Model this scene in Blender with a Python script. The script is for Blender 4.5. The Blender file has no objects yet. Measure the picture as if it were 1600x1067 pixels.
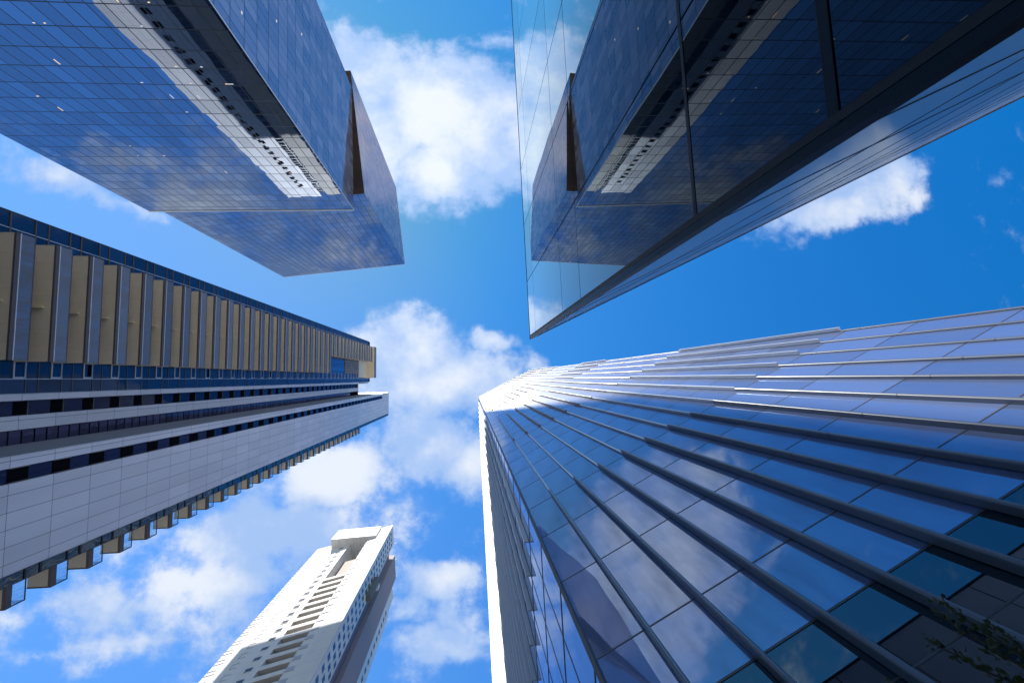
import bpy, math, random
from mathutils import Vector, Matrix
random.seed(7)
S = bpy.context.scene
COL = S.collection
EYE = 1.6
R_ = math.radians

# ------------------------------------------------------------------ helpers
class MB:
    """collects faces; build() links them as one mesh object"""
    def __init__(self): self.v = []; self.f = []; self.sm = []; self.mi = {}
    def quad(self, *p):
        n = len(self.v); self.v += [tuple(q) for q in p]; self.f.append(tuple(range(n, n + len(p)))); self.sm.append(False)
        return self
    def box(self, x0, x1, y0, y1, z0, z1, skip=''):
        n = len(self.v)
        self.v += [(x0,y0,z0),(x1,y0,z0),(x1,y1,z0),(x0,y1,z0),(x0,y0,z1),(x1,y0,z1),(x1,y1,z1),(x0,y1,z1)]
        for k, f in (('b',(3,2,1,0)),('t',(4,5,6,7)),('s',(0,1,5,4)),('e',(1,2,6,5)),('n',(2,3,7,6)),('w',(3,0,4,7))):
            if k not in skip: self.f.append(tuple(n+i for i in f)); self.sm.append(False)
        return self
    def prism(self, poly, z0, z1):
        n = len(self.v); m = len(poly)
        self.v += [(x,y,z0) for x,y in poly] + [(x,y,z1) for x,y in poly]
        for i in range(m):
            j = (i+1) % m; self.f.append((n+i,n+j,n+m+j,n+m+i)); self.sm.append(False)
        self.f.append(tuple(n+i for i in reversed(range(m)))); self.f.append(tuple(n+m+i for i in range(m))); self.sm += [False, False]
        return self
    def tube(self, pts, rads, seg=7):
        n0 = len(self.v); k = len(pts)
        for i, p in enumerate(pts):
            p = Vector(p); a = Vector(pts[max(0,i-1)]); b = Vector(pts[min(k-1,i+1)])
            t = (b-a).normalized(); u = t.cross(Vector((.31,.17,.93)));
            if u.length < 1e-3: u = t.cross(Vector((1,0,0)))
            u.normalize(); w = t.cross(u)
            for s in range(seg):
                an = 2*math.pi*s/seg
                self.v.append(tuple(p + (u*math.cos(an)+w*math.sin(an))*rads[i]))
        for i in range(k-1):
            for s in range(seg):
                a = n0+i*seg+s; b = n0+i*seg+(s+1)%seg
                self.f.append((a,b,b+seg,a+seg)); self.sm.append(True)
        self.f.append(tuple(n0+s for s in reversed(range(seg)))); self.f.append(tuple(n0+(k-1)*seg+s for s in range(seg))); self.sm += [False,False]
        return self
    def mesh(self, name, mat):
        me = bpy.data.meshes.new(name); me.from_pydata(self.v, [], self.f); me.update()
        for p, s in zip(me.polygons, self.sm): p.use_smooth = s
        for i, k in self.mi.items(): me.polygons[i].material_index = k
        for m in (mat if isinstance(mat, (list, tuple)) else [mat]): me.materials.append(m)
        return me
    def build(self, name, mat, parent=None, loc=None, rotz=0, kind=None):
        o = bpy.data.objects.new(name, self.mesh(name, mat)); COL.objects.link(o)
        if parent is not None: o.parent = parent
        if loc is not None: o.location = loc
        o.rotation_euler = (0, 0, rotz)
        if kind: o['kind'] = kind
        return o
def inst(src, parent, loc, name=None):
    c = src.copy(); COL.objects.link(c); c.parent = parent; c.location = loc
    return c
def thing(name, label, cat, loc, rotz=0, group=None):
    o = bpy.data.objects.new(name, None); COL.objects.link(o)
    o.location = loc; o.rotation_euler = (0,0,rotz); o.empty_display_size = 2
    o['label'] = label; o['category'] = cat
    if group: o['group'] = group
    return o

# ------------------------------------------------------------------ materials
class NT:
    def __init__(self, tree): self.t = tree; self.n = tree.nodes; self.l = tree.links; self.n.clear()
    def node(self, typ, **kw):
        n = self.n.new(typ)
        for k, v in kw.items():
            if k.startswith('i_'):
                key = k[2:]; key = int(key) if key.isdigit() else key
                n.inputs[key].default_value = v
            else: setattr(n, k, v)
        return n
    def math(self, op, a, b=None, c=None, clamp=False):
        n = self.n.new('ShaderNodeMath'); n.operation = op; n.use_clamp = clamp
        for i, x in enumerate((a, b, c)):
            if x is None: continue
            if isinstance(x, (int, float)): n.inputs[i].default_value = x
            else: self.l.new(x, n.inputs[i])
        return n.outputs[0]
    def mixc(self, fac, a, b, blend='MIX'):
        n = self.n.new('ShaderNodeMix'); n.data_type = 'RGBA'; n.blend_type = blend
        for sock, x in ((n.inputs[0], fac), (n.inputs[6], a), (n.inputs[7], b)):
            if isinstance(x, (int, float)): sock.default_value = x
            elif isinstance(x, (tuple, list)): sock.default_value = (*x, 1) if len(x) == 3 else x
            else: self.l.new(x, sock)
        return n.outputs[2]
    def link(self, a, b): self.l.new(a, b)

def new_mat(name):
    m = bpy.data.materials.new(name); m.use_nodes = True
    return m, NT(m.node_tree)

def obj_xyz(t):
    tc = t.node('ShaderNodeTexCoord'); sx = t.node('ShaderNodeSeparateXYZ')
    t.link(tc.outputs['Object'], sx.inputs[0]); return tc.outputs['Object'], sx.outputs

def mat_plain(name, col, rough=.6, var=.08, nscale=.6, metallic=0, streak=True, spec=.4):
    m, t = new_mat(name)
    co, x = obj_xyz(t)
    mp = t.node('ShaderNodeMapping'); mp.inputs['Scale'].default_value = (1, 1, .18 if streak else 1); t.link(co, mp.inputs[0])
    nz = t.node('ShaderNodeTexNoise', i_Scale=nscale, i_Detail=6.0, i_Roughness=.62); t.link(mp.outputs[0], nz.inputs['Vector'])
    f = t.math('MULTIPLY_ADD', nz.outputs[0], var*2, 1-var)
    c = t.mixc(1.0, (*col, 1), (1,1,1,1), 'MULTIPLY')
    vm = t.node('ShaderNodeVectorMath', operation='SCALE'); t.link(c, vm.inputs[0]); t.link(f, vm.inputs['Scale'])
    b = t.node('ShaderNodeBsdfPrincipled', i_Roughness=rough, i_Metallic=metallic); b.inputs['Specular IOR Level'].default_value = spec
    t.link(vm.outputs[0], b.inputs['Base Color'])
    o = t.node('ShaderNodeOutputMaterial'); t.link(b.outputs[0], o.inputs[0])
    return m

def grid_line(t, coord, pitch, w, off=0.0):
    """1 on a joint line of width w every pitch metres"""
    a = t.math('ADD', coord, off); a = t.math('DIVIDE', a, pitch); fr = t.math('FRACT', a)
    d = t.math('ABSOLUTE', t.math('SUBTRACT', fr, .5))
    return t.math('GREATER_THAN', d, .5 - w/pitch/2)

def mat_panels(name, col, joint, u_axis, pu, pz, w=.03, rough=.5, var=.06, off=(0,0), spec=.4):
    """cladding panels with open joints and slight panel to panel tone"""
    m, t = new_mat(name); co, x = obj_xyz(t)
    u = x[u_axis]
    ln = t.math('MAXIMUM', grid_line(t, u, pu, w, off[0]), grid_line(t, x[2], pz, w, off[1])) 
    cu = t.math('FLOOR', t.math('DIVIDE', t.math('ADD', u, off[0]), pu)); cz = t.math('FLOOR', t.math('DIVIDE', t.math('ADD', x[2], off[1]), pz))
    cb = t.node('ShaderNodeCombineXYZ'); t.link(cu, cb.inputs[0]); t.link(cz, cb.inputs[1])
    wn = t.node('ShaderNodeTexWhiteNoise'); t.link(cb.outputs[0], wn.inputs['Vector'])
    mp = t.node('ShaderNodeMapping'); mp.inputs['Scale'].default_value = (1,1,.2); t.link(co, mp.inputs[0])
    nz = t.node('ShaderNodeTexNoise', i_Scale=.5, i_Detail=5.0); t.link(mp.outputs[0], nz.inputs['Vector'])
    f = t.math('ADD', t.math('MULTIPLY_ADD', wn.outputs[0], var, 1-var), t.math('MULTIPLY_ADD', nz.outputs[0], .26, -.13))
    vm = t.node('ShaderNodeVectorMath', operation='SCALE'); vm.inputs[0].default_value = col; t.link(f, vm.inputs['Scale'])
    c = t.mixc(ln, vm.outputs[0], joint)
    b = t.node('ShaderNodeBsdfPrincipled', i_Roughness=rough); b.inputs['Specular IOR Level'].default_value = spec
    t.link(c, b.inputs['Base Color'])
    o = t.node('ShaderNodeOutputMaterial'); t.link(b.outputs[0], o.inputs[0])
    return m

def mat_glass(name, base, tint, ior=2.0, kmin=.05, rough=.015, u_axis=None, pu=1.8, pz=3.4, w=.06, frame=(.01,.012,.016),
              tilt=.004, wave=.0, wscale=.5, bvar=.5, off=(0,0), rvar=.12, dirt=.0, gain=1.0, haze=.0):
    """facade glass: dark body under a coated reflective skin; panes sit a hair out of plane, sheets are slightly wavy"""
    m, t = new_mat(name); co, x = obj_xyz(t)
    geo = t.node('ShaderNodeNewGeometry')
    if u_axis is None:
        oi = t.node('ShaderNodeObjectInfo'); rnd = oi.outputs['Random']
        cmb = t.node('ShaderNodeCombineXYZ'); t.link(rnd, cmb.inputs[0]); seed = cmb.outputs[0]
        if pu: # stuff panes: one cell per pane from island
            t.link(geo.outputs['Random Per Island'], cmb.inputs[1])
    else:
        u = x[u_axis]
        cu = t.math('FLOOR', t.math('DIVIDE', t.math('ADD', u, off[0]), pu)); cz = t.math('FLOOR', t.math('DIVIDE', t.math('ADD', x[2], off[1]), pz))
        cmb = t.node('ShaderNodeCombineXYZ'); t.link(cu, cmb.inputs[0]); t.link(cz, cmb.inputs[1]); seed = cmb.outputs[0]
    wn = t.node('ShaderNodeTexWhiteNoise'); t.link(seed, wn.inputs['Vector'])
    # normal: pane tilt + roller wave
    sub = t.node('ShaderNodeVectorMath', operation='SUBTRACT'); t.link(wn.outputs['Color'], sub.inputs[0]); sub.inputs[1].default_value = (.5,.5,.5)
    sc = t.node('ShaderNodeVectorMath', operation='SCALE'); t.link(sub.outputs[0], sc.inputs[0]); sc.inputs['Scale'].default_value = tilt*2
    ad = t.node('ShaderNodeVectorMath', operation='ADD'); t.link(geo.outputs['Normal'], ad.inputs[0]); t.link(sc.outputs[0], ad.inputs[1])
    nrm = ad.outputs[0]
    if wave > 0:
        nz = t.node('ShaderNodeTexNoise', i_Scale=wscale, i_Detail=1.5, i_Roughness=.4)
        # every pane starts its own wave
        a2 = t.node('ShaderNodeVectorMath', operation='MULTIPLY_ADD'); t.link(wn.outputs['Color'], a2.inputs[0]); a2.inputs[1].default_value = (3,3,3); t.link(co, a2.inputs[2])
        t.link(a2.outputs[0], nz.inputs['Vector'])
        s2 = t.node('ShaderNodeVectorMath', operation='SUBTRACT'); t.link(nz.outputs['Color'], s2.inputs[0]); s2.inputs[1].default_value = (.5,.5,.5)
        s3 = t.node('ShaderNodeVectorMath', operation='SCALE'); t.link(s2.outputs[0], s3.inputs[0]); s3.inputs['Scale'].default_value = wave*2
        a3 = t.node('ShaderNodeVectorMath', operation='ADD'); t.link(nrm, a3.inputs[0]); t.link(s3.outputs[0], a3.inputs[1]); nrm = a3.outputs[0]
    nn = t.node('ShaderNodeVectorMath', operation='NORMALIZE'); t.link(nrm, nn.inputs[0]); nrm = nn.outputs[0]
    fr = t.node('ShaderNodeFresnel', i_IOR=ior); t.link(nrm, fr.inputs['Normal'])
    fac = t.math('MAXIMUM', t.math('MULTIPLY', fr.outputs[0], gain, clamp=True), kmin)
    fac = t.math('MULTIPLY', fac, t.math('MULTIPLY_ADD', wn.outputs[0], -rvar, 1.0))
    bs = t.node('ShaderNodeVectorMath', operation='SCALE'); bs.inputs[0].default_value = base
    t.link(t.math('MULTIPLY_ADD', wn.outputs[0], bvar*2, 1-bvar), bs.inputs['Scale'])
    df = t.node('ShaderNodeBsdfDiffuse'); t.link(bs.outputs[0], df.inputs['Color'])
    gl = t.node('ShaderNodeBsdfGlossy', i_Roughness=rough); gl.inputs['Color'].default_value = (*tint, 1); t.link(nrm, gl.inputs['Normal'])
    glo = gl.outputs[0]
    if haze > 0:   # dust on the pane scatters the sun into a broad glare
        g2 = t.node('ShaderNodeBsdfGlossy', i_Roughness=.48); g2.inputs['Color'].default_value = (.9,.9,.9,1)
        hm = t.node('ShaderNodeMixShader', i_0=haze); t.link(glo, hm.inputs[1]); t.link(g2.outputs[0], hm.inputs[2]); glo = hm.outputs[0]
    if dirt > 0:
        mp = t.node('ShaderNodeMapping'); mp.inputs['Scale'].default_value = (1.3,1.3,.25); t.link(co, mp.inputs[0])
        dn = t.node('ShaderNodeTexNoise', i_Scale=1.6, i_Detail=7.0, i_Roughness=.7); t.link(mp.outputs[0], dn.inputs['Vector'])
        d_ = t.math('MULTIPLY', t.math('SUBTRACT', dn.outputs[0], .42, clamp=True), dirt*4)
        fac = t.math('SUBTRACT', fac, t.math('MULTIPLY', d_, .35), clamp=True)
        dcol = t.mixc(t.math('MULTIPLY', d_, .6, clamp=True), bs.outputs[0], (.16,.17,.2)); t.link(dcol, df.inputs['Color'])
    mx = t.node('ShaderNodeMixShader'); t.link(fac, mx.inputs[0]); t.link(df.outputs[0], mx.inputs[1]); t.link(glo, mx.inputs[2])
    out = mx.outputs[0]
    if u_axis is not None and w > 0:
        ln = t.math('MAXIMUM', grid_line(t, x[u_axis], pu, w, off[0]), grid_line(t, x[2], pz, w*1.4, off[1]))
        fd = t.node('ShaderNodeBsdfPrincipled', i_Roughness=.45); fd.inputs['Base Color'].default_value = (*frame, 1)
        m2 = t.node('ShaderNodeMixShader'); t.link(ln, m2.inputs[0]); t.link(out, m2.inputs[1]); t.link(fd.outputs[0], m2.inputs[2]); out = m2.outputs[0]
    o = t.node('ShaderNodeOutputMaterial'); t.link(out, o.inputs[0])
    return m

def mat_railing(name, col=(.75,.86,.95), gloss=(.8,.88,1), body=(.10,.15,.24), op=.35):
    m, t = new_mat(name)
    fr = t.node('ShaderNodeFresnel', i_IOR=1.6)
    tr = t.node('ShaderNodeBsdfTransparent'); tr.inputs[0].default_value = (*col,1)
    df = t.node('ShaderNodeBsdfDiffuse'); df.inputs[0].default_value = (*body,1)
    gl = t.node('ShaderNodeBsdfGlossy', i_Roughness=.02); gl.inputs['Color'].default_value = (*gloss,1)
    a = t.node('ShaderNodeMixShader', i_0=op); t.link(tr.outputs[0], a.inputs[1]); t.link(df.outputs[0], a.inputs[2])
    b = t.node('ShaderNodeMixShader'); geo = t.node('ShaderNodeNewGeometry'); t.link(t.math('MULTIPLY', t.math('ADD', fr.outputs[0], .08, clamp=True), t.math('SUBTRACT', 1.0, geo.outputs['Backfacing'])), b.inputs[0]); t.link(a.outputs[0], b.inputs[1]); t.link(gl.outputs[0], b.inputs[2])
    o = t.node('ShaderNodeOutputMaterial'); t.link(b.outputs[0], o.inputs[0])
    return m

def mat_lamp(name, col, st):
    m, t = new_mat(name); e = t.node('ShaderNodeEmission', i_Strength=st); e.inputs[0].default_value = (*col,1)
    o = t.node('ShaderNodeOutputMaterial'); t.link(e.outputs[0], o.inputs[0]); return m

# ------------------------------------------------------------------ camera (aimed almost straight up)
F_PX = 711.0
def camera():
    vx, vy = (734.75-800)/F_PX, (591.15-533.5)/F_PX
    z = Vector((vx, vy, 1)).normalized()
    x = (Vector((1,0,0)) - z*z.x).normalized(); y = z.cross(x)
    # columns: camera axes in the world
    cx = Vector((x.x, y.x, z.x)); cy = Vector((x.y, y.y, z.y)); cz = Vector((x.z, y.z, z.z))
    m = Matrix(((cx.x,-cy.x,-cz.x,0),(cx.y,-cy.y,-cz.y,0),(cx.z,-cy.z,-cz.z,EYE),(0,0,0,1)))
    cd = bpy.data.cameras.new('camera'); cd.sensor_width = 36; cd.lens = F_PX/1600*36; cd.clip_start = .05; cd.clip_end = 8000
    o = bpy.data.objects.new('camera', cd); COL.objects.link(o); o.matrix_world = m; S.camera = o
camera()

# ------------------------------------------------------------------ light and sky
SUN_TRAVEL = Vector((.4602, .8878, -1.779)).normalized()
sd = bpy.data.lights.new('sun', 'SUN'); sd.energy = 5.0; sd.angle = R_(.53); sd.color = (1, .955, .89)
so = bpy.data.objects.new('sun', sd); COL.objects.link(so); so.location = (0,0,300)
so.rotation_euler = SUN_TRAVEL.to_track_quat('-Z', 'Y').to_euler()

# clouds: (x, y, rx, ry, turn, strength) on the cloud layer, in units of its height overhead
CLOUDS = [
    (-0.127, -0.616, 0.182, 0.128, -0.06, 1.0),
    (0.025, -0.586, 0.141, 0.144, -0.05, 1.0),
    (-0.068, -0.461, 0.123, 0.081, -0.04, 1.0),
    (-0.224, -0.535, 0.12, 0.147, -0.05, 1.0),
    (-0.262, -0.661, 0.156, 0.127, -0.06, 1.0),
    (0.907, -0.438, 0.212, 0.059, -0.39, 0.9),
    (1.055, -0.484, 0.084, 0.062, -0.04, 0.8),
    (-0.145, -0.043, 0.131, 0.091, -0.0, 1.0),
    (-0.041, 0.012, 0.161, 0.066, -0.09, 1.0),
    (0.056, -0.086, 0.054, 0.023, 0.17, 0.7),
    (-0.087, 0.148, 0.098, 0.07, 0.01, 1.0),
    (0.002, 0.183, 0.097, 0.07, 0.02, 0.9),
    (-0.284, 0.205, 0.124, 0.068, -0.16, 0.95),
    (-0.408, 0.312, 0.21, 0.064, -0.11, 0.85),
    (-0.515, 0.408, 0.172, 0.04, -0.05, 0.75),
    (-0.749, 0.447, 0.2, 0.046, -0.01, 0.6),
    (-0.651, 0.529, 0.142, 0.026, -0.0, 0.6),
    (-0.822, 0.538, 0.069, 0.021, 0.05, 0.45),
    (-0.513, 0.433, 0.401, 0.148, -0.1, 0.5),
    (-0.056, 0.49, 0.134, 0.139, 0.05, 0.45),
    (-0.332, 0.327, 0.221, 0.12, 0.03, 0.52),
    (-0.057, 0.432, 0.083, 0.054, 0.04, 0.85),
    (-0.055, 0.541, 0.113, 0.043, 0.05, 0.8),
    (-0.121, 0.487, 0.053, 0.038, 0.05, 0.6),
    (-0.86, -0.427, 0.14, 0.04, 0.34, 0.55),
    (-0.732, -0.363, 0.091, 0.027, 0.43, 0.5),
    (0.047, -0.793, 0.068, 0.025, -0.07, 0.5),
    (-0.225, 0.483, 0.117, 0.05, 0.05, 0.6),
    (0.9, -1.6, 0.5, 0.25, -0.3, 0.6),
    (-0.5, -1.3, 0.5, 0.3, 0.2, 0.8),
    (-1.6, 0.2, 0.4, 0.3, 0.4, 0.6),
    (1.3, 1.1, 0.4, 0.25, 0.5, 0.7),
    (0.2, 1.5, 0.6, 0.25, 0.1, 0.7),
    (-1.2, 1.4, 0.6, 0.3, 0.1, 0.7),
    (1.9, -0.3, 0.4, 0.3, 0.2, 0.5),
]
def world():
    w = bpy.data.worlds.new('World'); S.world = w; w.use_nodes = True
    t = NT(w.node_tree)
    to_sun = -SUN_TRAVEL
    sky = t.node('ShaderNodeTexSky', sky_type='NISHITA', sun_disc=False)
    sky.sun_elevation = math.asin(to_sun.z); sky.sun_rotation = math.atan2(to_sun.x, to_sun.y)
    sky.altitude = 60; sky.air_density = 1.0; sky.dust_density = .35; sky.ozone_density = 1.6
    hs = t.node('ShaderNodeHueSaturation', i_Saturation=SKY_SAT, i_Value=1.0); gm_ = t.node('ShaderNodeGamma', i_Gamma=1.28); t.link(sky.outputs[0], gm_.inputs[0]); t.link(gm_.outputs[0], hs.inputs['Color'])
    sk0 = t.mixc(1.0, hs.outputs[0], SKY_TINT, 'MULTIPLY')
    # keep the glow round the sun from burning out
    bw = t.node('ShaderNodeRGBToBW'); t.link(sk0, bw.inputs[0])
    k = t.math('DIVIDE', 1.0, t.math('MULTIPLY_ADD', t.math('MAXIMUM', t.math('SUBTRACT', bw.outputs[0], 1.3), 0.0), .42, 1.0))
    sv = t.node('ShaderNodeVectorMath', operation='SCALE'); t.link(sk0, sv.inputs[0]); t.link(k, sv.inputs['Scale']); skyc = sv.outputs[0]
    tc = t.node('ShaderNodeTexCoord'); sx = t.node('ShaderNodeSeparateXYZ'); t.link(tc.outputs['Generated'], sx.inputs[0])
    # clear air on one side of the sky, a pale milky veil on the other
    dd = t.node('ShaderNodeVectorMath', operation='DOT_PRODUCT'); t.link(tc.outputs['Generated'], dd.inputs[0]); dd.inputs[1].default_value = (.75,-.35,0)
    rp = t.node('ShaderNodeValToRGB'); t.link(t.math('MULTIPLY_ADD', dd.outputs['Value'], 1/1.4, .6/1.4, clamp=True), rp.inputs[0])
    e = rp.color_ramp.elements; e[0].position = .14; e[0].color = (1.5,1.04,1.02,1); e[1].position = .93; e[1].color = (.07,.45,.58,1)
    em = e.new(.51); em.color = (.48,.75,.84,1)
    skyc = t.mixc(1.0, skyc, rp.outputs[0], 'MULTIPLY')
    zc = t.math('MAXIMUM', sx.outputs[2], .12)
    cb = t.node('ShaderNodeCombineXYZ'); t.link(t.math('DIVIDE', sx.outputs[0], zc), cb.inputs[0]); t.link(t.math('DIVIDE', sx.outputs[1], zc), cb.inputs[1])
    p = cb.outputs[0]
    # warp the layer a little so the outlines billow
    n1 = t.node('ShaderNodeTexNoise', i_Scale=7.0, i_Detail=4.0, i_Roughness=.55); t.link(p, n1.inputs['Vector'])
    s1 = t.node('ShaderNodeVectorMath', operation='SUBTRACT'); t.link(n1.outputs['Color'], s1.inputs[0]); s1.inputs[1].default_value = (.5,.5,.5)
    pw = t.node('ShaderNodeVectorMath', operation='MULTIPLY_ADD'); t.link(s1.outputs[0], pw.inputs[0]); pw.inputs[1].default_value = (.10,.10,0); t.link(p, pw.inputs[2])
    acc = None
    for (cx, cy, rx, ry, turn, st) in CLOUDS:
        mp = t.node('ShaderNodeMapping', vector_type='TEXTURE'); t.link(pw.outputs[0], mp.inputs[0])
        mp.inputs['Location'].default_value = (cx, cy, 0); mp.inputs['Rotation'].default_value = (0,0,turn); mp.inputs['Scale'].default_value = (rx, ry, 1)
        ln = t.node('ShaderNodeVectorMath', operation='LENGTH'); t.link(mp.outputs[0], ln.inputs[0])
        v = t.math('MULTIPLY', t.math('SUBTRACT', 1.55, ln.outputs['Value']), st)
        acc = v if acc is None else t.math('SMOOTH_MAX', acc, v, .12)
    acc = t.math('MAXIMUM', acc, -.6)
    fb = t.node('ShaderNodeTexNoise', i_Scale=9.0, i_Detail=11.0, i_Roughness=.60, i_Lacunarity=2.1); t.link(p, fb.inputs['Vector'])
    fb2 = t.node('ShaderNodeTexNoise', i_Scale=4.2, i_Detail=6.0, i_Roughness=.5)
    of = t.node('ShaderNodeVectorMath', operation='ADD', ); t.link(p, of.inputs[0]); of.inputs[1].default_value = (3.7,1.2,.4); t.link(of.outputs[0], fb2.inputs['Vector'])
    den = t.math('ADD', acc, t.math('MULTIPLY', t.math('SUBTRACT', fb.outputs[0], .5), 2.1))
    mr = t.node('ShaderNodeMapRange', interpolation_type='SMOOTHERSTEP'); t.link(den, mr.inputs[0]); mr.inputs[1].default_value = .10; mr.inputs[2].default_value = .86
    # thick, lit parts are white, thin and shaded parts a soft blue grey
    lit = t.math('ADD', t.math('MULTIPLY', den, .55), t.math('MULTIPLY', t.math('SUBTRACT', fb2.outputs[0], .52), 2.8))
    lr = t.node('ShaderNodeMapRange', interpolation_type='SMOOTHSTEP'); t.link(lit, lr.inputs[0]); lr.inputs[1].default_value = .1; lr.inputs[2].default_value = 1.0
    # clouds close to the sun are brighter
    dt = t.node('ShaderNodeVectorMath', operation='DOT_PRODUCT'); t.link(tc.outputs['Generated'], dt.inputs[0]); dt.inputs[1].default_value = to_sun
    near = t.math('MULTIPLY_ADD', t.math('POWER', t.math('MAXIMUM', dt.outputs['Value'], 0), 10), .10, .92)
    cc = t.mixc(lr.outputs[0], CLOUD_SHADE, CLOUD_LIT)
    cs = t.node('ShaderNodeVectorMath', operation='SCALE'); t.link(cc, cs.inputs[0]); t.link(near, cs.inputs['Scale'])
    fin = t.mixc(t.math('MULTIPLY', mr.outputs[0], .95), skyc, cs.outputs[0])
    bg = t.node('ShaderNodeBackground', i_Strength=SKY_STRENGTH); t.link(fin, bg.inputs[0])
    o = t.node('ShaderNodeOutputWorld'); t.link(bg.outputs[0], o.inputs[0])
SKY_STRENGTH = .15
SKY_SAT = 1.05
SKY_TINT = (.52, 1.12, 1.26)
CLOUD_LIT = (4.1, 4.35, 4.75)
CLOUD_SHADE = (1.9, 2.75, 4.4)
world()
S.view_settings.view_transform = 'Standard'; S.view_settings.look = 'None'; S.view_settings.exposure = .6; S.view_settings.gamma = 1
S.view_settings.use_curve_mapping = False
S.cycles.max_bounces = 8; S.cycles.glossy_bounces = 5; S.cycles.diffuse_bounces = 3; S.cycles.transparent_max_bounces = 12
S.cycles.sample_clamp_indirect = 6

# ------------------------------------------------------------------ ground
def ground():
    m, t = new_mat('plaza_paving'); co, x = obj_xyz(t)
    br = t.node('ShaderNodeTexBrick', i_Scale=1.0); br.inputs['Color1'].default_value = (.52,.49,.44,1); br.inputs['Color2'].default_value = (.46,.44,.40,1); br.inputs['Mortar'].default_value = (.1,.1,.1,1)
    br.inputs['Mortar Size'].default_value = .008; br.inputs['Brick Width'].default_value = 1.2; br.inputs['Row Height'].default_value = .6; t.link(co, br.inputs['Vector'])
    nz = t.node('ShaderNodeTexNoise', i_Scale=.8, i_Detail=6.0); t.link(co, nz.inputs['Vector'])
    c = t.mixc(.2, br.outputs[0], nz.outputs[0], 'MULTIPLY')
    b = t.node('ShaderNodeBsdfPrincipled', i_Roughness=.8); t.link(c, b.inputs['Base Color'])
    o = t.node('ShaderNodeOutputMaterial'); t.link(b.outputs[0], o.inputs[0])
    a = MB().quad((-3000,-3000,-.02),(3000,-3000,-.02),(3000,3000,-.02),(-3000,3000,-.02)).build('ground', mat_plain('city_ground', (.28,.265,.24), .9, .3, .02, streak=False)); a['kind'] = 'structure'
    p = MB().box(-28,60,-60,60,-.3,0.0).build('plaza', m); p['kind'] = 'structure'
ground()

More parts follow.
